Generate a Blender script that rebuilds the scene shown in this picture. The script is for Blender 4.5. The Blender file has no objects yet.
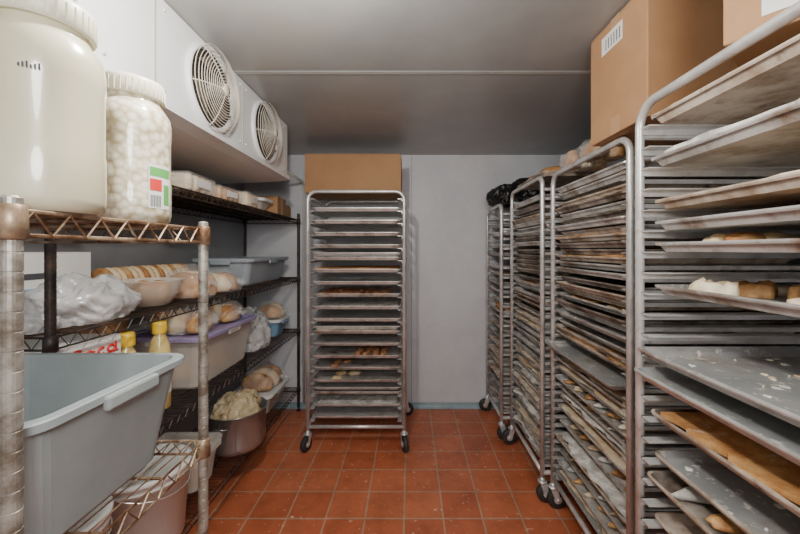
import bpy, bmesh, math, random
from mathutils import Vector, Matrix, noise
random.seed(7)
R=random.random
def U(a,b): return a+(b-a)*random.random()
# ---------------------------------------------------------------- materials
MATS={}
def new_mat(name):
    m=bpy.data.materials.new(name); m.use_nodes=True
    MATS[name]=m
    return m, m.node_tree.nodes, m.node_tree.links, m.node_tree.nodes['Principled BSDF']
def mat(name,c1,c2=None,rough=.5,metal=0,scale=6,bump=0,bscale=40,lo=.4,hi=.65,trans=0,alpha=1,coat=0,stretch=None,rough2=None,ior=None,crumple=0,grime=None,gscale=3,glo=.52,ghi=.75,spots=None,cdist=.03):
    m,n,l,b=new_mat(name)
    b.inputs['Roughness'].default_value=rough
    b.inputs['Metallic'].default_value=metal
    b.inputs['Transmission Weight'].default_value=trans
    b.inputs['Alpha'].default_value=alpha
    b.inputs['Coat Weight'].default_value=coat
    if ior: b.inputs['IOR'].default_value=ior
    tc=n.new('ShaderNodeTexCoord'); mp=n.new('ShaderNodeMapping')
    l.new(tc.outputs['Object'],mp.inputs['Vector'])
    if stretch: mp.inputs['Scale'].default_value=stretch
    if c2 is None: b.inputs['Base Color'].default_value=(*c1,1)
    else:
        nz=n.new('ShaderNodeTexNoise'); nz.inputs['Scale'].default_value=scale; nz.inputs['Detail'].default_value=6
        nz.inputs['Roughness'].default_value=.65
        cr=n.new('ShaderNodeValToRGB')
        cr.color_ramp.elements[0].position=lo; cr.color_ramp.elements[1].position=hi
        cr.color_ramp.elements[0].color=(*c1,1); cr.color_ramp.elements[1].color=(*c2,1)
        l.new(mp.outputs[0],nz.inputs['Vector']); l.new(nz.outputs['Fac'],cr.inputs[0])
        out=cr.outputs[0]
        for gcol,gs,g0,g1 in ([(grime,gscale,glo,ghi)] if grime else [])+([spots] if spots else []):
            g=n.new('ShaderNodeTexNoise'); g.inputs['Scale'].default_value=gs; g.inputs['Detail'].default_value=8; g.inputs['Roughness'].default_value=.7
            gr=n.new('ShaderNodeValToRGB'); gr.color_ramp.elements[0].position=g0; gr.color_ramp.elements[1].position=g1
            gr.color_ramp.elements[0].color=(0,0,0,1); gr.color_ramp.elements[1].color=(1,1,1,1)
            mg=n.new('ShaderNodeMixRGB'); mg.inputs[2].default_value=(*gcol,1)
            l.new(mp.outputs[0],g.inputs['Vector']); l.new(g.outputs['Fac'],gr.inputs[0]); l.new(gr.outputs[0],mg.inputs[0]); l.new(out,mg.inputs[1]); out=mg.outputs[0]
        l.new(out,b.inputs['Base Color'])
        if rough2 is not None:
            mr=n.new('ShaderNodeMapRange'); mr.inputs[1].default_value=lo; mr.inputs[2].default_value=hi
            mr.inputs[3].default_value=rough; mr.inputs[4].default_value=rough2
            l.new(nz.outputs['Fac'],mr.inputs[0]); l.new(mr.outputs[0],b.inputs['Roughness'])
    if bump:
        n2=n.new('ShaderNodeTexNoise'); n2.inputs['Scale'].default_value=bscale; n2.inputs['Detail'].default_value=4
        bp=n.new('ShaderNodeBump'); bp.inputs['Strength'].default_value=bump; bp.inputs['Distance'].default_value=.01
        l.new(mp.outputs[0],n2.inputs['Vector']); l.new(n2.outputs['Fac'],bp.inputs['Height']); l.new(bp.outputs[0],b.inputs['Normal'])
    if crumple:
        n2=n.new('ShaderNodeTexNoise'); n2.inputs['Scale'].default_value=9; n2.inputs['Detail'].default_value=2
        mm=n.new('ShaderNodeMixRGB'); mm.inputs[0].default_value=.18
        v=n.new('ShaderNodeTexVoronoi'); v.feature='DISTANCE_TO_EDGE'; v.inputs['Scale'].default_value=crumple
        bp=n.new('ShaderNodeBump'); bp.inputs['Strength'].default_value=.9; bp.inputs['Distance'].default_value=cdist
        l.new(mp.outputs[0],n2.inputs['Vector']); l.new(mp.outputs[0],mm.inputs[1]); l.new(n2.outputs['Color'],mm.inputs[2])
        l.new(mm.outputs[0],v.inputs['Vector']); l.new(v.outputs['Distance'],bp.inputs['Height']); l.new(bp.outputs[0],b.inputs['Normal'])
    return m
mat('wall_panel',(.58,.59,.63),(.67,.68,.71),rough=.45,scale=2.5,bump=.25,bscale=90,spots=((.46,.43,.38),6,.68,.82))
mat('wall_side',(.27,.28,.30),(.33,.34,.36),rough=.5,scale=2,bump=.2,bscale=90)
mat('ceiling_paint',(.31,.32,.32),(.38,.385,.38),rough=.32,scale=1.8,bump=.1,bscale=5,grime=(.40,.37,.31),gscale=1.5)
mat('seam',(.40,.38,.33),rough=.6)
mat('cove',(.24,.35,.40),(.34,.43,.46),rough=.5,scale=8)
mat('alu',(.58,.57,.55),(.80,.80,.79),rough=.38,metal=.5,scale=9,bump=.05,rough2=.3,grime=(.36,.29,.22),gscale=11,glo=.56,ghi=.76)
mat('alu_tray',(.40,.38,.35),(.72,.71,.69),rough=.42,metal=.45,scale=6,rough2=.32,lo=.35,hi=.6,grime=(.24,.15,.09),gscale=9,glo=.50,ghi=.68)
mat('pan_dusty',(.33,.34,.34),(.48,.48,.48),rough=.42,metal=.4,scale=5,rough2=.6,grime=(.21,.15,.10),gscale=5,glo=.5,ghi=.72,spots=((.82,.78,.70),34,.57,.65))
mat('tray_stain',(.09,.055,.035),(.46,.41,.36),rough=.5,metal=.3,scale=7,lo=.38,hi=.64,spots=((.62,.58,.52),18,.60,.70))
mat('tray_tan',(.26,.165,.10),(.58,.51,.43),rough=.6,metal=.2,scale=9,lo=.35,hi=.6,spots=((.14,.08,.05),14,.56,.70))
mat('flour',(.40,.38,.35),(.82,.80,.75),rough=.8,scale=16,lo=.4,hi=.6)
mat('parchment',(.30,.19,.11),(.74,.65,.54),rough=.8,scale=7,lo=.35,hi=.6)
mat('dough',(.60,.44,.27),(.82,.73,.57),rough=.65,scale=10,bump=.3,bscale=30,spots=((.36,.17,.06),14,.54,.72))
mat('bread',(.36,.15,.045),(.68,.40,.16),rough=.6,scale=14,bump=.4,bscale=40,spots=((.80,.72,.58),12,.60,.72))
mat('meat',(.30,.10,.045),(.58,.32,.16),rough=.5,scale=25,bump=.4)
mat('cream_food',(.70,.50,.26),(.84,.72,.50),rough=.5,scale=14,bump=.3)
mat('rubber',(.03,.03,.03),rough=.6)
mat('steel_dark',(.12,.11,.10),rough=.4,metal=.7)
mat('chrome_rust',(.12,.055,.025),(.48,.37,.25),rough=.45,metal=.4,scale=14,lo=.42,hi=.70,rough2=.35)
mat('chrome',(.19,.155,.12),(.44,.415,.37),rough=.4,metal=.55,scale=26,lo=.38,hi=.6)
mat('epoxy_wire',(.025,.02,.018),(.12,.075,.05),rough=.45,metal=.3,scale=18,lo=.45,hi=.75)
mat('cardboard',(.36,.195,.092),(.42,.24,.118),rough=.85,scale=3,bump=.05,bscale=60)
mat('tape',(.44,.27,.15),rough=.3)
mat('paper',(.72,.72,.70),rough=.7)
mat('ink',(.06,.06,.07),rough=.7)
mat('red_print',(.60,.03,.025),rough=.6)
mat('green_print',(.10,.36,.08),rough=.6)
mat('gray_plastic',(.27,.31,.315),(.33,.37,.375),rough=.4,scale=5,spots=((.42,.45,.46),22,.66,.72))
mat('tote_plastic',(.29,.34,.38),(.36,.41,.45),rough=.4,scale=4)
mat('white_plastic',(.76,.78,.77),(.82,.84,.83),rough=.35,scale=4)
mat('jar_mayo',(.56,.52,.36),(.64,.60,.44),rough=.25,scale=3,coat=.5)
mat('jar_lid',(.66,.63,.50),rough=.35)
mat('bag_white',(.60,.61,.62),(.82,.82,.82),rough=.2,scale=7,crumple=10,trans=.3,alpha=.82,cdist=.02)
mat('bag_cream',(.56,.40,.20),(.80,.70,.50),rough=.22,scale=7,crumple=12,trans=.12)
mat('bag_black',(.012,.012,.013),rough=.3,crumple=9,cdist=.02)
mat('film',(.80,.80,.78),(.95,.95,.94),rough=.08,scale=10,crumple=11,alpha=.20,cdist=.02)
mat('clear_plastic',(.80,.78,.72),rough=.12,alpha=.36)
mat('purple_plastic',(.30,.25,.44),rough=.35)
mat('blue_plastic',(.20,.36,.52),rough=.35)
mat('yellow_cap',(.86,.58,.04),rough=.35)
mat('oil',(.74,.58,.22),rough=.15,coat=.4)
mat('stainless',(.38,.41,.43),(.48,.51,.53),rough=.2,metal=.75,scale=3)
mat('evap_white',(.67,.69,.69),(.74,.75,.75),rough=.32,scale=2,spots=((.52,.47,.38),5,.62,.80))
mat('evap_dark',(.035,.028,.022),rough=.6)
mat('evap_fin',(.26,.22,.18),rough=.4,metal=.6)
mat('guard',(.70,.65,.56),rough=.3,metal=.2)
mat('pipe_white',(.60,.60,.58),rough=.4)
mat('door_metal',(.55,.56,.57),(.6,.61,.62),rough=.4,metal=.4)
m,n,l,b=new_mat('jar_beans')
tc=n.new('ShaderNodeTexCoord'); v=n.new('ShaderNodeTexVoronoi'); v.inputs['Scale'].default_value=70
cr=n.new('ShaderNodeValToRGB'); cr.color_ramp.elements[0].position=.3; cr.color_ramp.elements[0].color=(.74,.69,.56,1); cr.color_ramp.elements[1].color=(.38,.31,.18,1); cr.color_ramp.elements[1].position=.85
l.new(tc.outputs['Object'],v.inputs['Vector']); l.new(v.outputs['Distance'],cr.inputs[0]); l.new(cr.outputs[0],b.inputs['Base Color'])
bp=n.new('ShaderNodeBump'); bp.invert=True; bp.inputs['Strength'].default_value=.3; bp.inputs['Distance'].default_value=.003
l.new(v.outputs['Distance'],bp.inputs['Height']); l.new(bp.outputs[0],b.inputs['Normal'])
b.inputs['Roughness'].default_value=.4; b.inputs['Coat Weight'].default_value=.7
# quarry tile floor
m,n,l,b=new_mat('quarry_tile')
tc=n.new('ShaderNodeTexCoord'); mp=n.new('ShaderNodeMapping'); mp.inputs['Location'].default_value=(.07,.06,0)
br=n.new('ShaderNodeTexBrick'); br.offset=0; br.squash=1
br.inputs['Scale'].default_value=1; br.inputs['Brick Width'].default_value=.2; br.inputs['Row Height'].default_value=.2
br.inputs['Mortar Size'].default_value=.005; br.inputs['Mortar Smooth'].default_value=.2; br.inputs['Bias'].default_value=0
br.inputs['Color1'].default_value=(.49,.125,.052,1); br.inputs['Color2'].default_value=(.58,.170,.075,1); br.inputs['Mortar'].default_value=(.46,.31,.21,1)
nz=n.new('ShaderNodeTexNoise'); nz.inputs['Scale'].default_value=6; nz.inputs['Detail'].default_value=8; nz.inputs['Roughness'].default_value=.7
mx=n.new('ShaderNodeMixRGB'); mx.blend_type='MULTIPLY'; mx.inputs[0].default_value=.75
cr=n.new('ShaderNodeValToRGB'); cr.color_ramp.elements[0].position=.35; cr.color_ramp.elements[0].color=(.60,.56,.54,1); cr.color_ramp.elements[1].position=.58
l.new(tc.outputs['Object'],mp.inputs[0]); l.new(mp.outputs[0],br.inputs['Vector']); l.new(tc.outputs['Object'],nz.inputs['Vector'])
l.new(nz.outputs['Fac'],cr.inputs[0]); l.new(br.outputs['Color'],mx.inputs[1]); l.new(cr.outputs[0],mx.inputs[2])
n3=n.new('ShaderNodeTexNoise'); n3.inputs['Scale'].default_value=38; n3.inputs['Detail'].default_value=8
c3=n.new('ShaderNodeValToRGB'); c3.color_ramp.elements[0].position=.64; c3.color_ramp.elements[0].color=(0,0,0,1); c3.color_ramp.elements[1].position=.75
m3=n.new('ShaderNodeMixRGB'); m3.inputs[2].default_value=(.70,.50,.38,1)
l.new(tc.outputs['Object'],n3.inputs['Vector']); l.new(n3.outputs['Fac'],c3.inputs[0]); l.new(c3.outputs[0],m3.inputs[0]); l.new(mx.outputs[0],m3.inputs[1])
l.new(m3.outputs[0],b.inputs['Base Color'])
b.inputs['Roughness'].default_value=.38
bp=n.new('ShaderNodeBump'); bp.inputs['Strength'].default_value=.5; bp.inputs['Distance'].default_value=.004; bp.invert=True
l.new(br.outputs['Fac'],bp.inputs['Height']); l.new(bp.outputs[0],b.inputs['Normal'])

# ---------------------------------------------------------------- mesh builder
class MB:
    def __init__(s): s.v=[];s.f=[];s.m=[];s.s=[];s.M=Matrix.Identity(4)
    def add(s,vs,fs,mt,sm=False):
        o=len(s.v); M=s.M
        s.v+= [tuple(M@Vector(p)) for p in vs]
        s.f+= [tuple(i+o for i in f) for f in fs]
        s.m+= [mt]*len(fs); s.s+=[sm]*len(fs)
    def box(s,x0,x1,y0,y1,z0,z1,mt,bev=0,seg=2):
        if bev<=0:
            vs=[(x,y,z) for z in(z0,z1) for y in(y0,y1) for x in(x0,x1)]
            s.add(vs,[(0,2,3,1),(4,5,7,6),(0,1,5,4),(2,6,7,3),(0,4,6,2),(1,3,7,5)],mt)
        else:
            bm=bmesh.new(); bmesh.ops.create_cube(bm,size=1)
            for q in bm.verts: q.co=Vector(((x0+x1)/2+q.co.x*(x1-x0),(y0+y1)/2+q.co.y*(y1-y0),(z0+z1)/2+q.co.z*(z1-z0)))
            bmesh.ops.bevel(bm,geom=bm.edges[:],offset=bev,segments=seg,affect='EDGES',profile=.5)
            s.frombm(bm,mt,False)
    def frombm(s,bm,mt,sm):
        bm.verts.index_update()
        s.add([q.co[:] for q in bm.verts],[[q.index for q in f.verts] for f in bm.faces],mt,sm); bm.free()
    def tube(s,pts,r,mt,n=8,closed=False,rot=0):
        pts=[Vector(p) for p in pts]; k=len(pts); rings=[]
        up=None
        for i,p in enumerate(pts):
            if closed: t=(pts[(i+1)%k]-pts[i-1]).normalized()
            elif i==0: t=(pts[1]-p).normalized()
            elif i==k-1: t=(p-pts[i-1]).normalized()
            else: t=((pts[i+1]-p).normalized()+(p-pts[i-1]).normalized()).normalized()
            if up is None:
                a=Vector((0,0,1)) if abs(t.z)<.9 else Vector((1,0,0))
                up=(a-t*a.dot(t)).normalized()
            else: up=(up-t*up.dot(t)).normalized()
            sd=t.cross(up)
            rings.append([p+(up*math.cos(rot+2*math.pi*j/n)+sd*math.sin(rot+2*math.pi*j/n))*r for j in range(n)])
        vs=[q[:] for rg in rings for q in rg]; fs=[]
        for i in range(k if closed else k-1):
            i2=(i+1)%k
            for j in range(n):
                fs.append((i*n+j,i*n+(j+1)%n,i2*n+(j+1)%n,i2*n+j))
        if not closed: fs+= [tuple(range(n))[::-1],tuple((k-1)*n+j for j in range(n))]
        s.add(vs,fs,mt,n>6)
    def lathe(s,prof,c,mt,n=36,sy=1,axis='z',sm=True):
        vs=[];fs=[]
        for r,z in prof:
            for j in range(n):
                a=2*math.pi*j/n; p=(r*math.cos(a),r*math.sin(a)*sy,z)
                if axis=='x': p=(p[2],p[0],p[1])
                if axis=='y': p=(p[0],p[2],p[1])
                vs.append((c[0]+p[0],c[1]+p[1],c[2]+p[2]))
        k=len(prof)
        for i in range(k-1):
            for j in range(n): fs.append((i*n+j,i*n+(j+1)%n,(i+1)*n+(j+1)%n,(i+1)*n+j))
        s.add(vs,fs,mt,sm)
        if prof[0][0]>0.0005: s.add(vs[:n],[tuple(range(n))[::-1]],mt)
        if prof[-1][0]>0.0005: s.add(vs[-n:],[tuple(range(n))],mt)
    def blob(s,c,r,mt,amp=.15,freq=1.6,ridge=0,sub=4,flat=-.6,seed=None):
        seed=U(0,100) if seed is None else seed
        bm=bmesh.new(); bmesh.ops.create_icosphere(bm,subdivisions=sub,radius=1)
        for q in bm.verts:
            p=q.co.copy(); o=Vector((seed,seed*.7,seed*1.3))
            d=1+amp*noise.noise(p*freq+o)
            if ridge:
                w=p+noise.noise_vector(p*1.5+o)*.35
                d+=ridge*(.35-abs(noise.noise(w*freq*1.7+o)))*1.3+ridge*.6*(.35-abs(noise.noise(w*freq*4+o)))+ridge*.3*(.35-abs(noise.noise(w*freq*9+o)))
            p*=d; p.z=max(p.z,flat)
            q.co=Vector((c[0]+p.x*r[0],c[1]+p.y*r[1],c[2]+(p.z-flat)*r[2]))
        s.frombm(bm,mt,True)
    def sheet(s,x0,x1,y0,y1,z,mt,amp=.006,th=.004,nx=12,ny=8,edge=.012):
        sd=U(0,100); vs=[]
        for k in (0,1):
            for j in range(ny+1):
                for i in range(nx+1):
                    x=x0+(x1-x0)*i/nx; y=y0+(y1-y0)*j/ny
                    ex=edge*noise.noise(Vector((x*14,y*14,sd+9))) if (j in(0,ny) or i in(0,nx)) else 0
                    zz=z+amp*(1+noise.noise(Vector((x*9,y*9,sd))))+ (th if k else 0)
                    vs.append((x+ex,y+ex,zz))
        N=(nx+1)*(ny+1); fs=[]
        for j in range(ny):
            for i in range(nx):
                a=j*(nx+1)+i; q=(a,a+1,a+nx+2,a+nx+1)
                fs.append(tuple(N+t for t in q)); fs.append(q[::-1])
        for i in range(nx):
            fs.append((i,i+1,N+i+1,N+i)); a=ny*(nx+1)+i; fs.append((a+1,a,N+a,N+a+1))
        for j in range(ny):
            a=j*(nx+1); fs.append((a+nx+1,a,N+a,N+a+nx+1)); a+=nx; fs.append((a,a+nx+1,N+a+nx+1,N+a))
        s.add(vs,fs,mt,False)
    def patty(s,c,rx,ry,h,mt,n=28):
        sd=U(0,100); vs=[]; rot=U(0,3)
        for k,(f,z) in enumerate(((.96,0),(1,.35),(.93,.85),(.6,1.0),(.3,.9))):
            for j in range(n):
                a=2*math.pi*j/n
                sq=1/max(abs(math.cos(a)),abs(math.sin(a)))**.55
                m_=f*sq*(.9+.5*noise.noise(Vector((math.cos(a)*1.6,math.sin(a)*1.6,sd)))+.2*noise.noise(Vector((math.cos(a)*5,math.sin(a)*5,sd))))
                x=rx*m_*math.cos(a); y=ry*m_*math.sin(a)
                vs.append((c[0]+x*math.cos(rot)-y*math.sin(rot),c[1]+x*math.sin(rot)+y*math.cos(rot),c[2]+h*z*(1+.6*noise.noise(Vector((math.cos(a)*2,math.sin(a)*2,sd+k*.4))))))
        fs=[(i*n+j,i*n+(j+1)%n,(i+1)*n+(j+1)%n,(i+1)*n+j) for i in range(4) for j in range(n)]
        fs.append(tuple(4*n+j for j in range(n)))
        s.add(vs,fs,mt,True)
    def rring(s,w,d,cr,z,cx=0,cy=0,n=3):
        out=[]
        for qx,qy,a0 in((1,1,0),(-1,1,90),(-1,-1,180),(1,-1,270)):
            for k in range(n+1):
                a=math.radians(a0+90*k/n)
                out.append((cx+qx*(w/2-cr)+cr*math.cos(a),cy+qy*(d/2-cr)+cr*math.sin(a),z))
        return out
    def loft(s,rings,mt,cap0=False,cap1=False,sm=False):
        n=len(rings[0]); vs=[p for r in rings for p in r]; fs=[]
        for i in range(len(rings)-1):
            for j in range(n): fs.append((i*n+j,i*n+(j+1)%n,(i+1)*n+(j+1)%n,(i+1)*n+j))
        if cap0: fs.append(tuple(range(n))[::-1])
        if cap1: fs.append(tuple((len(rings)-1)*n+j for j in range(n)))
        s.add(vs,fs,mt,sm)
    def tray(s,cx,cy,z,w,d,mt,mi=None,h=.024):
        rr=s.rring
        s.loft([rr(w-.004,d-.004,.02,z+h-.008,cx,cy),rr(w,d,.022,z+h-.004,cx,cy),rr(w,d,.022,z+h,cx,cy),rr(w-.012,d-.012,.02,z+h,cx,cy)],mt)
        s.loft([rr(w-.012,d-.012,.02,z+h,cx,cy),rr(w-.036,d-.036,.018,z+.001,cx,cy)],mi or mt,False,True)
        s.loft([rr(w-.012,d-.012,.02,z+h-.003,cx,cy),rr(w-.036,d-.036,.018,z,cx,cy)],mt,False,True)
    def build(s,name,bevel=0):
        me=bpy.data.meshes.new(name); me.from_pydata(s.v,[],s.f)
        names=list(dict.fromkeys(s.m))
        for q in names: me.materials.append(MATS[q])
        idx={q:i for i,q in enumerate(names)}
        me.polygons.foreach_set('material_index',[idx[q] for q in s.m])
        me.polygons.foreach_set('use_smooth',s.s)
        me.update()
        ob=bpy.data.objects.new(name,me); bpy.context.scene.collection.objects.link(ob)
        xs=[p[0] for p in s.v]; ys=[p[1] for p in s.v]; zs=[p[2] for p in s.v]
        o=Vector(((min(xs)+max(xs))/2,(min(ys)+max(ys))/2,min(zs)))
        me.transform(Matrix.Translation(-o)); ob.location=o
        return ob
XL,XR,YB,YF,H=-1.44,1.52,3.06,-.95,2.196
# ---------------------------------------------------------------- room
def slab(name,a,mt):
    q=MB(); q.box(*a,mt); return q.build(name)
slab('floor',(XL-.1,XR+.1,YF-.1,YB+.1,-.1,0),'quarry_tile')
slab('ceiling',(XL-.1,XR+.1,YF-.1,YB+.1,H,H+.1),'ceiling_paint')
slab('wall_back',(XL-.1,XR+.1,YB,YB+.1,0,H),'wall_panel')
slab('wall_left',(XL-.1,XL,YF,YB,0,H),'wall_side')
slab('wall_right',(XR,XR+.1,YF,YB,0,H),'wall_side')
slab('wall_front',(XL-.1,XR+.1,YF-.1,YF,0,H),'wall_panel')
q=MB(); q.box(-.5,.5,YF+.002,YF+.03,.02,2.05,'door_metal',.008); q.box(-.38,-.34,YF+.03,YF+.09,.95,1.2,'steel_dark',.006)
for a in((-.56,-.5,2.11),(.5,.56,2.11)): q.box(a[0],a[1],YF+.002,YF+.04,.001,a[2],'alu')
q.box(-.5,.5,YF+.002,YF+.04,2.05,2.11,'alu'); q.build('door_1')
q=MB(); q.box(XL,XR,1.625,1.655,H-.002,H,'ceiling_paint'); q.box(XL,XR,1.639,1.6415,H-.003,H-.002,'seam'); q.build('trim_1')
q=MB(); q.box(.012,.017,YB-.002,YB,.05,H,'wall_side'); q.build('trim_2')
def cove(name,x0,x1,y0,y1,dx,dy):
    q=MB(); 
    prof=[(0.028,0),(.012,.008),(.006,.02),(.005,.045),(0,.047)]
    for i in range(len(prof)-1):
        (a,z),(b_,z2)=prof[i],prof[i+1]
        q.add([(x0+dx*a,y0+dy*a,z),(x1+dx*a,y1+dy*a,z),(x1+dx*b_,y1+dy*b_,z2),(x0+dx*b_,y0+dy*b_,z2)],[(0,1,2,3)],'cove')
    return q.build(name)
cove('baseboard_back',XL,XR,YB,YB,0,-1)
cove('baseboard_left',XL,XL,YF,YB,1,0)
cove('baseboard_right',XR,XR,YF,YB,-1,0)

# ---------------------------------------------------------------- sheet-pan racks
def hoop(w,h,y,cr=.07,z0=.1):
    pts=[(0,y,z0),(0,y,h-cr)]
    for k in range(1,7):
        a=math.radians(180-90*k/6); pts.append((cr+cr*math.cos(a),y,h-cr+cr*math.sin(a)))
    for k in range(0,7):
        a=math.radians(90-90*k/6); pts.append((w-cr+cr*math.cos(a),y,h-cr+cr*math.sin(a)))
    pts.append((w,y,z0)); return pts
def caster(q,x,y,ang):
    q.tube([(x,y,.135),(x,y,.1)],.014,'alu',10)
    q.tube([(x,y,.118),(x,y,.11)],.026,'alu',12)
    c,s_=math.cos(ang),math.sin(ang); ax=x+.02*c; ay=y+.02*s_
    for sg in(-1,1):
        ox,oy=-s_*sg*.022,c*sg*.022
        q.add([(x+ox-c*.018,y+oy-s_*.018,.112),(x+ox+c*.02,y+oy+s_*.02,.112),(ax+ox+c*.012,ay+oy+s_*.012,.04),(ax+ox-c*.012,ay+oy-s_*.012,.04)],[(0,1,2,3)],'alu')
    n=20; prof=[(.012,-.019),(.02,-.016),(.046,-.015),(.051,-.009),(.051,.009),(.046,.015),(.02,.016),(.012,.019)]
    Mold=q.M; q.M=Mold@Matrix.Translation((ax,ay,.0525))@Matrix.Rotation(ang,4,'Z')
    q.lathe(prof[1:-1],(0,0,0),'rubber',n,axis='y'); q.tube([(0,-.026,0),(0,.026,0)],.008,'alu',8); q.lathe([(.02,-.0185),(.02,.0185)],(0,0,0),'alu',16,axis='y')
    q.M=Mold
def rack(name,M,w,d,h,slides,trays,cr=.07,castang=None,r=.0125):
    q=MB(); q.M=M
    for y in(0,d):
        q.tube(hoop(w,h,y,cr),r,'alu',10)
        q.tube([(0,y,.16),(w,y,.16)],.012,'alu',8)
    for x in(0,w):
        q.tube([(x,0,.16),(x,d,.16)],.012,'alu',8)
        q.tube([(x,0,h-cr-.02),(x,d,h-cr-.02)],.009,'alu',6)
    for z in slides:
        for sg,x in((1,r),(-1,w-r)):
            xa,xb=sorted((x,x+sg*.032))
            q.box(xa,xb,-.004,d+.004,z-.003,z,'alu')
            xa,xb=sorted((x,x+sg*.003)); q.box(xa,xb,-.004,d+.004,z-.018,z,'alu')
    for i,(x,y) in enumerate(((0,0),(w,0),(0,d),(w,d))):
        caster(q,x,y,(castang[i] if castang else U(0,6.28)))
    tw=w-2*r-.022
    for t in trays: t(q,w,d,tw)
    return q.build(name)
def T(z,mt='alu_tray',mi=None,fill=None,dy=0,td=None,dx=0,over=0):
    def f(q,w,d,tw):
        dd=td or d-.03; cx=w/2+dx; cy=d/2+dy
        q.tray(cx,cy,z,tw,dd,mt,mi)
        x0,x1,y0,y1=cx-tw/2+.03,cx+tw/2-.03,cy-dd/2+.03,cy+dd/2-.03
        if fill is None: return
        if fill=='paper': q.sheet(x0-.0,x1+.0,y0-.028-over,y1,z+.018,'parchment',.004,.002,16,8,.02)
        elif fill=='flour': q.sheet(x0,x1,y0,y1,z+.002,'flour',.004,.004,20,14,.02)
        elif fill=='slab': q.sheet(x0,x1,y0-.01,y1,z+.006,'dough',.008,.012,16,10,.03)
        elif fill=='slabw': q.sheet(x0,x1,y0-.02,y1,z+.016,'flour',.007,.012,16,10,.03)
        elif fill=='crust': q.sheet(x0,x1,y0-.01,y1,z+.008,'bread',.008,.012,16,10,.03)
        elif fill=='logs':
            for k in range(6):
                q.blob((x0+(x1-x0)*(k+.5)/6,(y0+y1)/2-.01,z+.003),((x1-x0)/6*.43,(y1-y0)*.49,.024),random.choice(['dough','bread','dough','flour']),.12,2.2,0,3,-.4)
        elif fill[0]=='crumbs':
            for k in range(fill[1]):
                a,b_=U(0,1),U(0,1); s_=U(.003,.012)
                q.patty((x0+(x1-x0)*a,y0+(y1-y0)*b_,z+.0015),s_,s_*U(.4,1),.003,random.choice(['flour','dough','flour']),10)
        elif fill[0]=='patty':
            _,nx,ny,mts,hh=fill
            for i in range(nx):
                for j in range(ny):
                    if R()<.1: continue
                    q.patty((x0+(x1-x0)*(i+.5)/nx+U(-.012,.012),y0+(y1-y0)*(j+.5)/ny+U(-.012,.012),z+.002),(x1-x0)/nx*U(.36,.46),(y1-y0)/ny*U(.28,.42),hh*U(.7,1.2),random.choice(mts))
        else:
            nx,ny,mt2,rr,hh=fill[:5]; rows=fill[5] if len(fill)>5 else None
            for i in range(nx):
                for j in range(ny):
                    if R()<.12 or (rows and not(rows[0]<=i<=rows[1])): continue
                    bx=x0+(x1-x0)*(i+.5)/nx+U(-.01,.01); by=y0+(y1-y0)*(j+.5)/ny+U(-.01,.01)
                    q.blob((bx,by,z+.002),((x1-x0)/nx*rr*U(.8,1.1),(y1-y0)/ny*rr*U(.8,1.1),hh),mt2,.3,2,0,2,-.4)
    return f
# centre rack, facing the camera
sl=[.20+.0845*i for i in range(19)]
fills={3:(6,4,'cream_food',.5,.016,(1,2)),5:(9,4,'meat',.5,.018,(4,7)),9:'flour',10:(9,3,'meat',.6,.016,(0,7)),7:'paper',4:(8,4,'meat',.5,.014,(1,2)),12:'crust',1:'flour'}
tr=[]
for i,z in enumerate(sl[:-1]):
    tr.append(T(z+.001,random.choice(['alu_tray','alu','alu']),None,fills.get(i),dy=U(-.012,.004)))
    if i in(7,2,13): tr.append(T(z+.03,'alu',None,None))
rack('sheet_pan_rack',Matrix.Translation((-.70,2.41,0)),.66,.50,1.77,sl,tr,cr=.06,castang=[-1.9,-1.3,1.2,.3])
def RM(xf,yfar): return Matrix(((0,1,0,xf),(-1,0,0,yfar),(0,0,1,0),(0,0,0,1)))
# near right rack
sl=[.20+.0555*i for i in range(28)]
def near(z): return min(sl,key=lambda a:abs(a-z))
P=['dough','cream_food','bread','bread']
tr=[T(near(1.69),'tray_tan',None,'paper',dy=-.01),T(near(1.58),'alu_tray',None,'slabw',dy=-.01),
    T(near(1.50),'tray_tan','tray_stain','slab',dy=-.0,over=.0),
    T(near(1.42),'alu_tray','pan_dusty',('patty',5,5,P,.022)),
    T(near(1.34),'alu_tray','pan_dusty',None),
    T(near(1.27),'alu_tray','pan_dusty',('patty',5,5,['bread','dough'],.030)),
    T(near(1.11),'alu_tray','pan_dusty',('crumbs',90),dy=-.045),
    T(near(1.05),'alu_tray','pan_dusty',None,dy=-.055),
    T(near(.94),'tray_tan','tray_stain','crust',dy=-.01),
    T(near(.83),'tray_tan','pan_dusty',('crumbs',40),dy=.0),
    T(near(.77),'tray_tan','tray_stain','logs',dy=-.02),T(near(.66),'tray_tan','tray_tan',None),
    T(near(.6),'tray_tan','tray_tan','logs'),T(near(.5),'alu_tray','tray_tan','flour'),T(near(.4),'tray_tan','tray_tan','slab'),T(near(.3),'alu_tray','tray_tan','paper')]
rack('sheet_pan_rack',RM(.63,.965),.66,.66,1.76,sl,tr,cr=.06,castang=[1.5,1.5,1.6,1.6],r=.0115)
def dense(z0,z1,step,specs):
    out=[];z=z0
    while z<z1:
        f=random.choice(specs); out.append(T(z,*f,dy=U(-.03,.012),dx=U(-.003,.003))); z+=step*random.choice([1,1,1,1,1.6])
    return out
thin=[('tray_stain','tray_stain','paper'),('tray_stain',None,None),('alu_tray',None,None),('tray_tan',None,None),('alu_tray',None,('patty',5,4,P,.014)),('alu_tray',None,None),('tray_stain',None,'flour'),('alu_tray',None,'paper'),('tray_tan',None,'crust')]
fat=[('alu_tray',None,'slab'),('tray_tan',None,'slabw'),('alu_tray',None,'logs'),('pan_dusty',None,'slab'),('tray_stain',None,'slabw'),('alu_tray',None,'logs')]
sl2=[.20+.043*i for i in range(35)]
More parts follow.
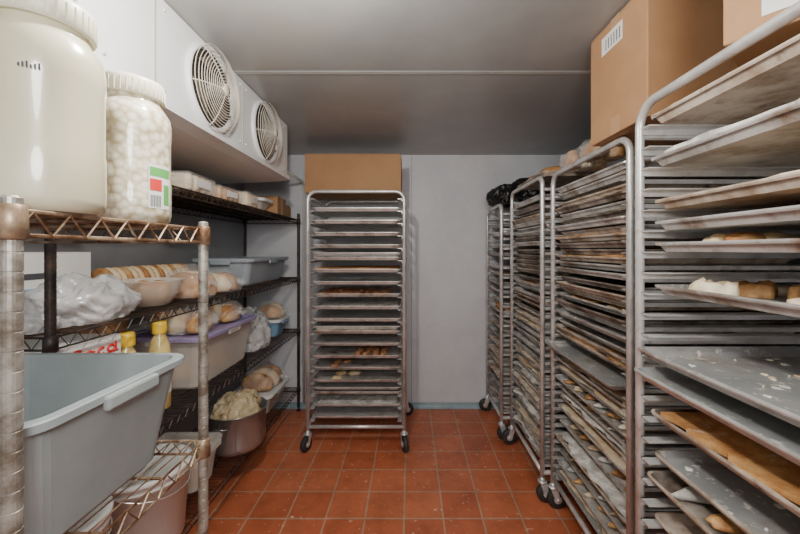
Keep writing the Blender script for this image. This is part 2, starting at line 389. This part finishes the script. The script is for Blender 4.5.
rack('sheet_pan_rack',RM(.76,1.87),.655,.64,1.765,sl2,dense(.205,.80,.050,fat)+[T(.87,'pan_dusty','pan_dusty',None,dy=-.075)]+dense(.93,1.68,.0295,thin),cr=.06,castang=[1.57,1.57,1.6,1.6])
rack('sheet_pan_rack',RM(.72,2.485),.57,.68,1.77,sl2,dense(.205,.99,.0325,[('pan_dusty',None,'slabw'),('alu_tray',None,'slab'),('alu_tray',None,'paper'),('alu_tray',None,'flour')])+dense(1.0,1.68,.030,thin[:6]),cr=.05,castang=[-1.57,1.57,1.5,1.5])
rack('sheet_pan_rack',RM(.66,3.0),.46,.68,1.70,[.20+.07*i for i in range(21)],dense(.205,.9,.07,[('alu_tray',None,None),('alu_tray',None,'paper')])+dense(.9,1.0,.06,[('alu_tray',None,(3,3,'bread',.5,.04))])+dense(1.05,1.6,.06,[('alu_tray',None,'paper'),('alu',None,None),('pan_dusty',None,None)]),cr=.05,castang=[-1.57,1.57,1.5,1.5])

# ---------------------------------------------------------------- wire shelving
def wshelf(q,x0,x1,y0,y1,z,mt,axis,step=.026,dm=None):
    dm=dm or mt; r=.0032; zl=z-.036
    per=[(x0,y0),(x1,y0),(x1,y1),(x0,y1)]
    for zz in(z-r,zl):
        q.tube([(a,b_,zz) for a,b_ in per],r,dm,6,closed=True)
    for i in range(4):
        a=Vector((*per[i],0)); b_=Vector((*per[(i+1)%4],0)); L=(b_-a).length; n=max(2,int(L/.05)); pts=[]
        for k in range(n*2+1):
            p=a.lerp(b_,k/(2*n)); pts.append((p.x,p.y,z-r if k%2 else zl))
        q.tube(pts,.0022,dm,4)
    if axis=='x':
        n=int((y1-y0)/step)
        for i in range(1,n):
            y=y0+(y1-y0)*i/n; q.tube([(x0,y,z-.001),(x1,y,z-.001)],.0018,mt,4)
        for k in(.25,.5,.75):
            x=x0+(x1-x0)*k; q.tube([(x,y0,z-.006),(x,y1,z-.006)],r,dm,5)
    else:
        n=int((x1-x0)/step)
        for i in range(1,n):
            x=x0+(x1-x0)*i/n; q.tube([(x,y0,z-.001),(x,y1,z-.001)],.0018,mt,4)
        for k in(.33,.67):
            y=y0+(y1-y0)*k; q.tube([(x0,y,z-.006),(x1,y,z-.006)],r,dm,5)
    for a,b_ in per:
        q.lathe([(.0125,zl-.006),(.0165,zl-.004),(.015,z+.002),(.0115,z+.004)],(a,b_,0),dm,16)
def post(q,x,y,h,mt,rr=.0108):
    prof=[(.006,0),(.018,.002),(.018,.01),(.006,.014),(.006,.03),(rr,.031)]
    z=.045
    while z<h-.02:
        prof+=[(rr,z),(rr-.0009,z+.0006),(rr-.0009,z+.0022),(rr,z+.0028)]; z+=.0254
    prof+=[(rr,h-.003),(.008,h)]
    q.lathe(prof,(x,y,0),mt,18,sm=False)
q=MB()
S=[1.63,1.14,.70,.20]; bx0,bx1,by0,by1=-1.405,-.95,.93,3.0
for z in S: wshelf(q,bx0,bx1,by0,by1,z,'epoxy_wire','x')
for x in(bx0,bx1):
    for y in(by0,by1): post(q,x,y,1.68,'epoxy_wire',.012)
q.build('wire_shelving_unit')
q=MB()
N=[1.425,.90,.16]; nx0,nx1,ny0,ny1=-1.40,-.512,.452,.872
for z in N: wshelf(q,nx0,nx1,ny0,ny1,z,'chrome_rust','y',.024,'chrome_rust')
for x in(nx0,nx1):
    for y in(ny0,ny1): post(q,x,y,1.44,'chrome',.0112)
q.build('wire_shelving_unit')

# ---------------------------------------------------------------- evaporator
q=MB(); ex0,ex1,ey0,ey1,ez0,ez1=-1.42,-.81,.86,2.33,1.86,H-.002
q.box(ex0,ex1,ey0,ey1,ez0,ez1,'evap_white',.006)
q.loft([[(ex0,ey0-.005,1.80),(ex1-.06,ey0-.005,1.825),(ex1-.06,ey1+.005,1.825),(ex0,ey1+.005,1.80)],
        [(ex0,ey0-.012,1.84),(ex1+.012,ey0-.012,1.835),(ex1+.012,ey1+.012,1.835),(ex0,ey1+.012,1.84)],
        [(ex0,ey0-.012,1.862),(ex1+.012,ey0-.012,1.862),(ex1+.012,ey1+.012,1.862),(ex0,ey1+.012,1.862)]],'evap_white',True,True)
q.box(ex1,ex1+.003,1.115,1.12,ez0+.01,ez1-.01,'seam'); q.box(ex1,ex1+.003,1.70,1.704,ez0+.01,ez1-.01,'seam')
for y in(.93,1.05,1.16,1.68,1.74,2.27): 
    for z in(1.89,2.16): q.lathe([(.006,0),(.006,.003),(.003,.005)],(ex1,y,z),'alu',8,axis='x')
for fy in(1.435,1.965):
    fz=2.022; R0=.158
    q.lathe([(R0+.012,0),(R0+.010,.012),(R0,.018),(R0-.008,.010),(R0-.012,.002)],(ex1,fy,fz),'evap_white',48,axis='x')
    q.lathe([(R0-.01,.003),(R0-.02,.0035)],(ex1,fy,fz),'evap_dark',48,axis='x')
    q.lathe([(.045,.004),(.045,.022),(.035,.026)],(ex1,fy,fz),'steel_dark',20,axis='x')
    for k in range(4):
        a=k*math.pi/2+.3; vs=[]
        for t in(0,.25,.5,.75,1):
            rr=.04+t*.10; aw=.30+.25*t
            for s_ in(-1,1):
                aa=a+s_*aw+.25*t; vs.append((ex1+.012+s_*.009,fy+rr*math.cos(aa),fz+rr*math.sin(aa)))
        q.add(vs,[(2*i,2*i+1,2*i+3,2*i+2) for i in range(4)],'evap_fin',True)
    def dome(r): return ex1+.022+.042*math.sqrt(max(0,1-(r/(R0+.012))**2))
    for k in range(14):
        r=.022+k*.0109
        q.tube([(dome(r),fy+r*math.cos(t*math.pi/24),fz+r*math.sin(t*math.pi/24)) for t in range(48)],.0014,'guard',5,closed=True)
    for k in range(6):
        a=k*math.pi/3+.2; q.tube([(dome(r)-.003,fy+r*math.cos(a),fz+r*math.sin(a)) for r in(.024,.06,.09,.12,.15,.168)],.0020,'guard',5)
    q.lathe([(.024,0),(.022,.004),(.004,.005)],(dome(.0)-.002,fy,fz),'guard',20,axis='x')
q.build('evaporator_unit')
q=MB(); q.tube([(-.915,2.345,1.95),(-.915,2.98,1.95),(-.915,3.02,1.935),(-.915,3.035,1.90),(-.915,3.035,.06)],.011,'pipe_white',12)
for z in(1.6,1.0,.4): q.box(-.935,-.895,3.03,3.058,z,z+.015,'alu')
q.build('drain_pipe')

# ---------------------------------------------------------------- cartons
def carton(name,cx,cy,z,w,d,h,rot=0,label=None,tape=True,tint='cardboard',script=None):
    q=MB(); q.M=Matrix.Translation((cx,cy,z))@Matrix.Rotation(rot,4,'Z')
    q.box(-w/2,w/2,-d/2,d/2,0,h-.004,tint,.004)
    q.box(-w/2+.001,w/2-.001,-d/2+.001,-.0015,h-.004,h,tint); q.box(-w/2+.001,w/2-.001,.0015,d/2-.001,h-.004,h,tint)
    if tape:
        q.box(-w/2-.0008,w/2+.0008,-.025,.025,h-.0,h+.0008,'tape')
        for s_ in(-1,1): 
            xa,xb=sorted((s_*(w/2),s_*(w/2+.001))); q.box(xa,xb,-.025,.025,h-.07,h,'tape'); q.box(xa,xb,-.025,.025,0,.06,'tape')
    if label:
        for (f,a0,a1,z0,z1,mt2) in label:
            if f=='x': q.box(-w/2-.0016,-w/2,a0,a1,z0,z1,mt2)
            if f=='X': q.box(w/2,w/2+.0016,a0,a1,z0,z1,mt2)
            if f=='y': q.box(a0,a1,-d/2-.0016,-d/2,z0,z1,mt2)
    if script:
        z0,sc,sz=script
        def st(pts,r):
            q.tube([(w/2+.001,a*sc,z0+b_*sz) for a,b_ in pts],r,'red_print',5)
            q.tube([(a*sc,-d/2-.001,z0+b_*sz) for a,b_ in pts],r,'red_print',5)
        c=lambda cx_,cz_,r_,a0,a1:[(cx_+r_*.6*math.cos(math.radians(t)),cz_+r_*math.sin(math.radians(t))) for t in range(a0,a1,20 if a1>a0 else -20)]
        st(c(-1.0,.1,.55,60,330),.0045); st(c(-.4,-.1,.35,0,380),.004); st([(-.15,.2),(-.1,-.4),(.05,-.35)],.004)
        st(c(.3,-.1,.35,60,320),.004); st(c(.85,-.1,.35,0,330),.004); st([(1.15,.5),(1.15,-.4)],.004); st([(-1.3,-.62),(0,-.60),(1.3,-.55)],.0025)
    return q.build(name)
carton('cardboard_box',-.415,2.73,1.785,.70,.34,.285)
lab=[('x',-.04,.08,.31,.375,'paper')]+[('x',-.03+.016*i,-.024+.016*i,.32,.36,'ink') for i in range(6)]
carton('cardboard_box',1.05,1.245,1.779,.66,.32,.41,.03,lab)
carton('cardboard_box',.868,.672,1.775,.35,.35,.39,math.radians(38.5),[('x',.0,.12,.03,.20,'paper')]+[('x',.012+.014*i,.018+.014*i,.05,.10,'ink') for i in range(7)],tape=False)
carton('cardboard_box',1.26,1.60,1.78,.38,.30,.25,-.05)
def bag(name,c,r,mt,amp=.25,ridge=.3,freq=1.5,sub=5,knot=True,flat=-.5):
    q=MB(); q.blob(c,r,mt,amp,freq,ridge,sub,flat)
    if knot:
        z=c[2]+r[2]*(1-flat)*.9
        n=18; vs=[]
        prof=[(.03,-.03),(.012,.0),(.018,.015),(.038,.045),(.030,.043),(.006,.012)]
        for k,(rr,zz) in enumerate(prof):
            for j in range(n):
                a=2*math.pi*j/n; m_=rr*(1+.35*math.sin(a*5+k)*(1 if k in(3,4) else .3))
                vs.append((c[0]+m_*math.cos(a),c[1]+m_*math.sin(a)*.6,z+zz+.008*math.sin(a*3)*(k>2)))
        q.add(vs,[(i*n+j,i*n+(j+1)%n,(i+1)*n+(j+1)%n,(i+1)*n+j) for i in range(5) for j in range(n)],mt,True)
    return q.build(name)
def breadbag(name,c,lx,ly,h,nl,mts,axis='y',twist=True):
    q=MB()
    for i in range(nl):
        t=(i+.5)/nl-.5
        o=(c[0]+(t*lx*.9 if axis=='x' else U(-.006,.006)),c[1]+(t*ly*.9 if axis=='y' else U(-.006,.006)),c[2]+.003)
        rx=lx*.42/(nl if axis=='x' else 1); ry=ly*.42/(nl if axis=='y' else 1)
        q.blob(o,(rx*1.05,ry*1.1,h*.55),mts[i%len(mts)],.15,1.6,0,3,-.5)
    q.blob(c,(lx*.5,ly*.5,h*.68),'film',.16,1.4,.22,4,-.5)
    if twist:
        n=14; vs=[]; sx=lx*.44
        for k,(rr,d) in enumerate(((.022,-.02),(.010,.0),(.016,.015),(.030,.04))):
            for j in range(n):
                a=2*math.pi*j/n; m_=rr*(1+.3*math.sin(a*5+k))
                vs.append((c[0]+sx+d,c[1]+m_*math.cos(a),c[2]+h*.45+m_*math.sin(a)*.7))
        q.add(vs,[(i*n+j,i*n+(j+1)%n,(i+1)*n+(j+1)%n,(i+1)*n+j) for i in range(3) for j in range(n)],'film',True)
    return q.build(name)
def wrapped(name,cx,cy,z,w,d,h,mt,rot=0):
    """film-wrapped flat package of bread with label band and folded ends"""
    q=MB(); q.M=Matrix.Translation((cx,cy,z))@Matrix.Rotation(rot,4,'Z')
    nn=4
    for i in range(nn): q.box(-w/2+.01,w/2-.01,-d/2+.008+(d-.016)*i/nn,-d/2+.004+(d-.016)*(i+1)/nn,.003,h-.006,mt,min(.022,h*.3),3)
    q.box(-w/2,w/2,-d/2,d/2,0,h,'film',.02,3)
    q.box(w/2-.0005,w/2+.001,-d*.22,d*.22,h*.3,h*.7,'paper')
    for s_ in(-1,1): q.add([(-w*.4,s_*d/2,h*.5),(w*.4,s_*d/2,h*.5),(w*.46,s_*(d/2+.022),h*.44),(-w*.46,s_*(d/2+.022),h*.44)],[(0,1,2,3)],'film')
    return q.build(name)
q=MB(); q.blob((.93,2.76,1.72),(.20,.15,.14),'bag_black',.25,1.6,.25,5,-.35); q.blob((.76,2.76,1.72),(.13,.15,.12),'bag_black',.25,1.8,.25,5,-.3)
q.build('black_plastic_bag')
q=MB(); q.tray(1.02,2.2,1.785,.56,.50,'tray_tan')
for i in range(3):
    for j in range(2): q.blob((.84+.17*i,2.08+.22*j,1.79),(.08,.10,.05),'bread',.15,2,0,3,-.4)
q.build('bread_loaf_tray')
breadbag('bread_loaf_bag',(.89,1.79,1.78),.22,.13,.11,3,['bread','dough'],'x',False)
breadbag('bread_loaf_bag',(.88,1.60,1.78),.20,.15,.10,2,['bread'],'x',False)
def plate(name,x,y,z,items):
    q=MB(); q.lathe([(.055,0),(.075,.003),(.115,.016),(.118,.018),(.113,.018),(.075,.006),(.001,.005)],(x,y,z),'white_plastic',36)
    for i in range(items):
        a=i*6.28/items; q.blob((x+.045*math.cos(a),y+.045*math.sin(a),z+.008),(.045,.032,.022),'bread' if i%2 else 'cream_food',.3,2,0,3,-.4)
    q.build(name)
zz=near(1.34)+.004
for i,(x,y) in enumerate(((.775,.80),(.775,.545),(1.04,.78),(1.05,.5))): plate('pastry_plate',x,y,zz,5)
q=MB(); bx,by,bz=.84,.60,near(.66)+.004
q.lathe([(.07,0),(.085,.004),(.098,.07),(.104,.074),(.10,.076),(.094,.07),(.08,.008),(.001,.006)],(bx,by,bz),'white_plastic',36)
q.build('plastic_bowl')

# ---------------------------------------------------------------- jars
def jar(name,x,y,z,r,h,mt,label):
    q=MB()
    q.lathe([(r*.86,0),(r*.97,.006),(r,.02),(r,h*.28),(r*.985,h*.30),(r*.985,h*.60),(r,h*.62),(r,h*.70),(r*.96,h*.76),(r*.80,h*.82),(r*.74,h*.84),(r*.74,h*.87)],(x,y,z),mt,48)
    q.lathe([(r*.80,h*.865),(r*.83,h*.87),(r*.83,h*.97),(r*.80,h*.99),(r*.6,h),(.001,h)],(x,y,z),'jar_lid',60)
    for k in range(36):
        a=k*math.pi/18; q.tube([(x+r*.835*math.cos(a),y+r*.835*math.sin(a),z+h*.875),(x+r*.835*math.cos(a),y+r*.835*math.sin(a),z+h*.965)],.0009,'jar_lid',4)
    def patch(a0,a1,z0,z1,mt2,e):
        vs=[]; n=10
        for i in range(n+1):
            a=math.radians(a0+(a1-a0)*i/n)
            for zz in(z0,z1): vs.append((x+(r+e)*math.cos(a),y+(r+e)*math.sin(a),z+zz))
        q.add(vs,[(2*i,2*i+2,2*i+3,2*i+1) for i in range(n)],mt2,True)
    if label:
        patch(-30,12,h*.10,h*.40,'paper',.0006); patch(-28,-8,h*.22,h*.30,'red_print',.0012); patch(-28,10,h*.32,h*.38,'green_print',.0012)
        for k in range(7): patch(-27+k*2.6,-25.6+k*2.6,h*.11,h*.19,'ink',.0012)
        patch(-4,9,h*.13,h*.27,'green_print',.0012)
    else:
        for k in range(6): patch(-62+k*3,-60.5+k*3,h*.60,h*.615+.002*(k%3),'ink',.0012)
    return q.build(name)
jar('plastic_food_jar',-.572,.548,1.427,.076,.325,'jar_mayo',False)
jar('plastic_food_jar',-.600,.76,1.427,.071,.305,'jar_beans',True)
bag('plastic_bag',(-.775,.765,1.427),(.068,.068,.27),'bag_white',.2,.3,sub=5)
bag('plastic_bag',(-1.16,.66,1.427),(.18,.15,.16),'bag_white',sub=4)

# ---------------------------------------------------------------- tubs / totes
def tub(name,cx,cy,z,w,d,h,mt,taper=.05,lid=None,rim=.018,rot=0,wall=.004,handles=True,fill=None):
    q=MB(); q.M=Matrix.Translation((cx,cy,z))@Matrix.Rotation(rot,4,'Z'); rr=q.rring; c=.035
    wi,di=w-2*rim,d-2*rim
    q.loft([rr(wi-taper*2-.02,di-taper*2-.02,c,0,n=5),rr(wi-taper*2,di-taper*2,c,.012,n=5),rr(wi,di,c,h-.022,n=5),rr(wi,di,c,h-.018,n=5)],mt,True)
    q.loft([rr(wi-.002,di-.002,c,h-.018,n=5),rr(w-.004,d-.004,c+.01,h-.016,n=5),rr(w,d,c+.01,h-.014,n=5),rr(w,d,c+.01,h-.002,n=5),rr(w-.006,d-.006,c+.01,h,n=5),rr(wi-wall,di-wall,c,h,n=5),rr(wi-taper*2-wall*2,di-taper*2-wall*2,c,.01,n=5)],mt,False,True)
    if handles:
        for s_ in(-1,1):
            q.box(-.06,.06,*sorted((s_*(d/2-.004),s_*(d/2+.010))),h-.030,h-.004,mt,.005)
            q.box(*sorted((s_*(w/2-.004),s_*(w/2+.010))),-.06,.06,h-.030,h-.004,mt,.005)
    if fill:
        for i in range(6):
            q.blob((U(-.22,.22)*wi,U(-.32,.32)*di,h*.06+U(0,.2)*h),(wi*.2,di*.16,h*.28),random.choice(fill),.2,2,.1,3,-.5)
    if lid:
        q.loft([rr(w+.01,d+.01,c+.01,h-.01,n=5),rr(w+.012,d+.012,c+.01,h+.004,n=5),rr(w+.004,d+.004,c+.01,h+.010,n=5),rr(w-.05,d-.05,c,h+.010,n=5),rr(w-.06,d-.06,c,h+.004,n=5)],lid,True,True)
    return q.build(name)
tub('gray_bus_tub',-.725,.652,.902,.42,.365,.225,'gray_plastic',taper=.028,rim=.016)
tub('storage_tote',-1.165,2.50,1.142,.38,.68,.165,'tote_plastic',.03,'tote_plastic')
tub('clear_storage_tote',-1.165,1.93,.702,.40,.60,.25,'clear_plastic',.03,'purple_plastic',fill=['bread','cream_food','bag_cream'])
tub('food_container',-1.10,2.76,.702,.24,.24,.13,'blue_plastic',.02,'white_plastic')
tub('food_container',-1.12,2.64,.202,.30,.40,.14,'clear_plastic',.02,'white_plastic',fill=['bread','cream_food'])
tub('food_container',-1.08,2.44,1.632,.20,.20,.08,'clear_plastic',.02,'white_plastic',handles=False,fill=['bread'])
tub('food_container',-1.15,1.755,.202,.34,.24,.20,'clear_plastic',.02,None,fill=['bread','cream_food','bread'])

# buckets
def bucket(bx,by,bz,r,h):
    q=MB()
    q.lathe([(r*.83,0),(r*.86,.004),(r*.98,h-.045),(r*1.01,h-.045),(r*1.01,h-.035),(r*.985,h-.033),(r*.985,h-.02),(r*1.045,h-.019),(r*1.045,h-.003),(r*.99,h),(r*.91,h),(r*.885,h-.006),(.001,h-.006)],(bx,by,bz),'white_plastic',48)
    q.tube([(bx+r*1.0*math.cos(a),by+r*1.03*math.sin(a),bz+h-.04-.05*math.cos(a)) for a in [i*.26-1.57 for i in range(13)]],.002,'alu',5)
    q.build('plastic_bucket')
bucket(-1.07,1.43,.202,.152,.30); bucket(-1.12,1.10,.202,.142,.32)
# pot
q=MB(); px,py,pz=-1.03,2.10,.202
q.lathe([(.10,0),(.14,.012),(.158,.05),(.16,.225),(.168,.229),(.166,.232),(.156,.229),(.153,.05),(.10,.02),(.001,.02)],(px,py,pz),'stainless',48)
for s_ in(-1,1): q.tube([(px+.03,py+s_*.158,pz+.18),(px+.03,py+s_*.195,pz+.19),(px-.03,py+s_*.195,pz+.19),(px-.03,py+s_*.158,pz+.18)],.005,'stainless',8)
q.blob((px-.01,py+.01,pz+.11),(.12,.12,.135),'bag_cream',.25,1.5,.22,5,-.5)
q.build('stock_pot')
# shelf 2 contents
bag('plastic_bag',(-1.06,1.15,1.142),(.10,.145,.095),'bag_white',.3,.22,knot=False)
bag('plastic_bag',(-1.08,.985,1.142),(.09,.045,.065),'bag_white',.3,.22,knot=False)
q=MB(); gx,gy,gz=-1.08,1.47,1.142
q.lathe([(.06,0),(.065,.004),(.10,.05),(.12,.10),(.125,.104),(.121,.106),(.115,.10),(.095,.055),(.06,.01),(.001,.008)],(gx,gy,gz),'clear_plastic',40)
for k in range(4): q.blob((gx+.035*math.cos(k*1.6),gy+.035*math.sin(k*1.6),gz+.02),(.045,.04,.05),'bread',.2,2,0,3,-.6)
q.build('pastry_bowl')
carton('white_carton',-1.315,1.17,1.142,.15,.40,.22,0,[('X',-.18,.1,.08,.10,'blue_plastic'),('X',-.18,.04,.13,.15,'ink')],False,'paper')
q=MB()
n_=16
for i in range(n_): 
    y=1.48+.034*i; q.lathe([(.001,0),(.055,.002),(.06,.012),(.055,.026),(.001,.028)],(-1.31,y,1.22),'cream_food' if i%3 else 'bread',16,sy=1.25,axis='y')
q.box(-1.36,-1.26,1.47,2.03,1.142,1.165,'bread',.01); q.build('sliced_bread_loaf')
breadbag('bread_loaf_bag',(-1.07,1.72,1.142),.22,.17,.15,3,['bread','cream_food'])
breadbag('bread_loaf_bag',(-1.07,1.96,1.142),.22,.18,.12,2,['cream_food','bread'])
# shelf 3 contents
carton('food_carton',-1.10,1.09,.702,.25,.20,.385,.03,None,False,'paper',(.352,.065,.028))
carton('cardboard_box',-1.33,1.42,.702,.14,.30,.40,0)
def bottle(x,y,z,h=.32):
    q=MB(); q.lathe([(.036,0),(.042,.005),(.042,h*.55),(.040,h*.66),(.032,h*.78),(.020,h*.85),(.018,h*.9)],(x,y,z),'oil',28)
    q.lathe([(.027,h*.87),(.027,h*.97),(.023,h),(.001,h)],(x,y,z),'yellow_cap',24)
    q.lathe([(.0425,h*.18),(.0425,h*.5)],(x,y,z),'paper',28); q.build('oil_bottle')
bottle(-1.04,1.29,.702,.365); bottle(-1.06,1.49,.702,.365)
breadbag('bread_loaf_bag',(-1.14,1.76,.965),.30,.20,.13,3,['bread','cream_food'],'x')
breadbag('bread_loaf_bag',(-1.12,2.02,.965),.28,.18,.12,3,['bread','cream_food'],'x')
bag('plastic_bag',(-1.09,2.42,.702),(.12,.13,.17),'bag_white',.25,.2)
breadbag('bread_loaf_bag',(-1.08,2.76,.846),.20,.2,.12,2,['bread','cream_food'])
# shelf 4
breadbag('bread_loaf_bag',(-1.10,2.64,.356),.26,.30,.15,3,['bread','cream_food'])
# shelf 1
carton('white_carton',-1.10,1.10,1.632,.24,.24,.12,0,[('X',-.08,.08,.04,.07,'red_print')],False,'paper')
carton('cardboard_box',-1.15,1.38,1.632,.26,.24,.10,.04)
wrapped('wrapped_bread_package',-1.07,1.66,1.632,.20,.24,.09,'dough',.05)
carton('cardboard_box',-1.27,1.93,1.632,.18,.24,.13,.05)
wrapped('wrapped_bread_package',-1.06,1.93,1.632,.18,.22,.08,'bread',-.08)
wrapped('wrapped_bread_package',-1.08,2.19,1.632,.22,.20,.095,'cream_food',.1)
carton('cardboard_box',-1.08,2.66,1.632,.22,.20,.13,.05)
carton('cardboard_box',-1.10,2.87,1.632,.20,.17,.10,0,None,False)

# ---------------------------------------------------------------- lights
def fixture(name,x,y):
    q=MB(); q.lathe([(.001,H-.045),(.055,H-.045),(.07,H-.035),(.075,H-.004),(.001,H-.004)][::-1],(x,y,0),'pipe_white',28); q.build(name)
fixture('ceiling_lamp',-.30,.72); fixture('ceiling_lamp',.15,-.35)  # second fixture is an added, unseen housing to go with the fill light
def plight(name,loc,e,r,col):
    l=bpy.data.lights.new(name,'POINT'); l.energy=e; l.shadow_soft_size=r; l.color=col
    o=bpy.data.objects.new(name,l); o.location=loc; bpy.context.scene.collection.objects.link(o)
plight('bulb_light_1',(-.30,.72,2.03),46,.04,(1,.95,.875))
plight('fill_light',(.12,-.35,1.72),54,.18,(1,.98,.95))  # added fill from behind the camera, not a known lamp
w=bpy.data.worlds.new('World'); bpy.context.scene.world=w; w.use_nodes=True
w.node_tree.nodes['Background'].inputs[0].default_value=(.5,.5,.5,1); w.node_tree.nodes['Background'].inputs[1].default_value=.3
# ---------------------------------------------------------------- camera
cd=bpy.data.cameras.new('camera'); cd.sensor_width=36; cd.lens=15.84; cd.shift_x=-.0125; cd.shift_y=-.0213; cd.clip_start=.02
co=bpy.data.objects.new('camera',cd); co.location=(0,0,1.37); co.rotation_euler=(math.pi/2,0,0)
bpy.context.scene.collection.objects.link(co); bpy.context.scene.camera=co
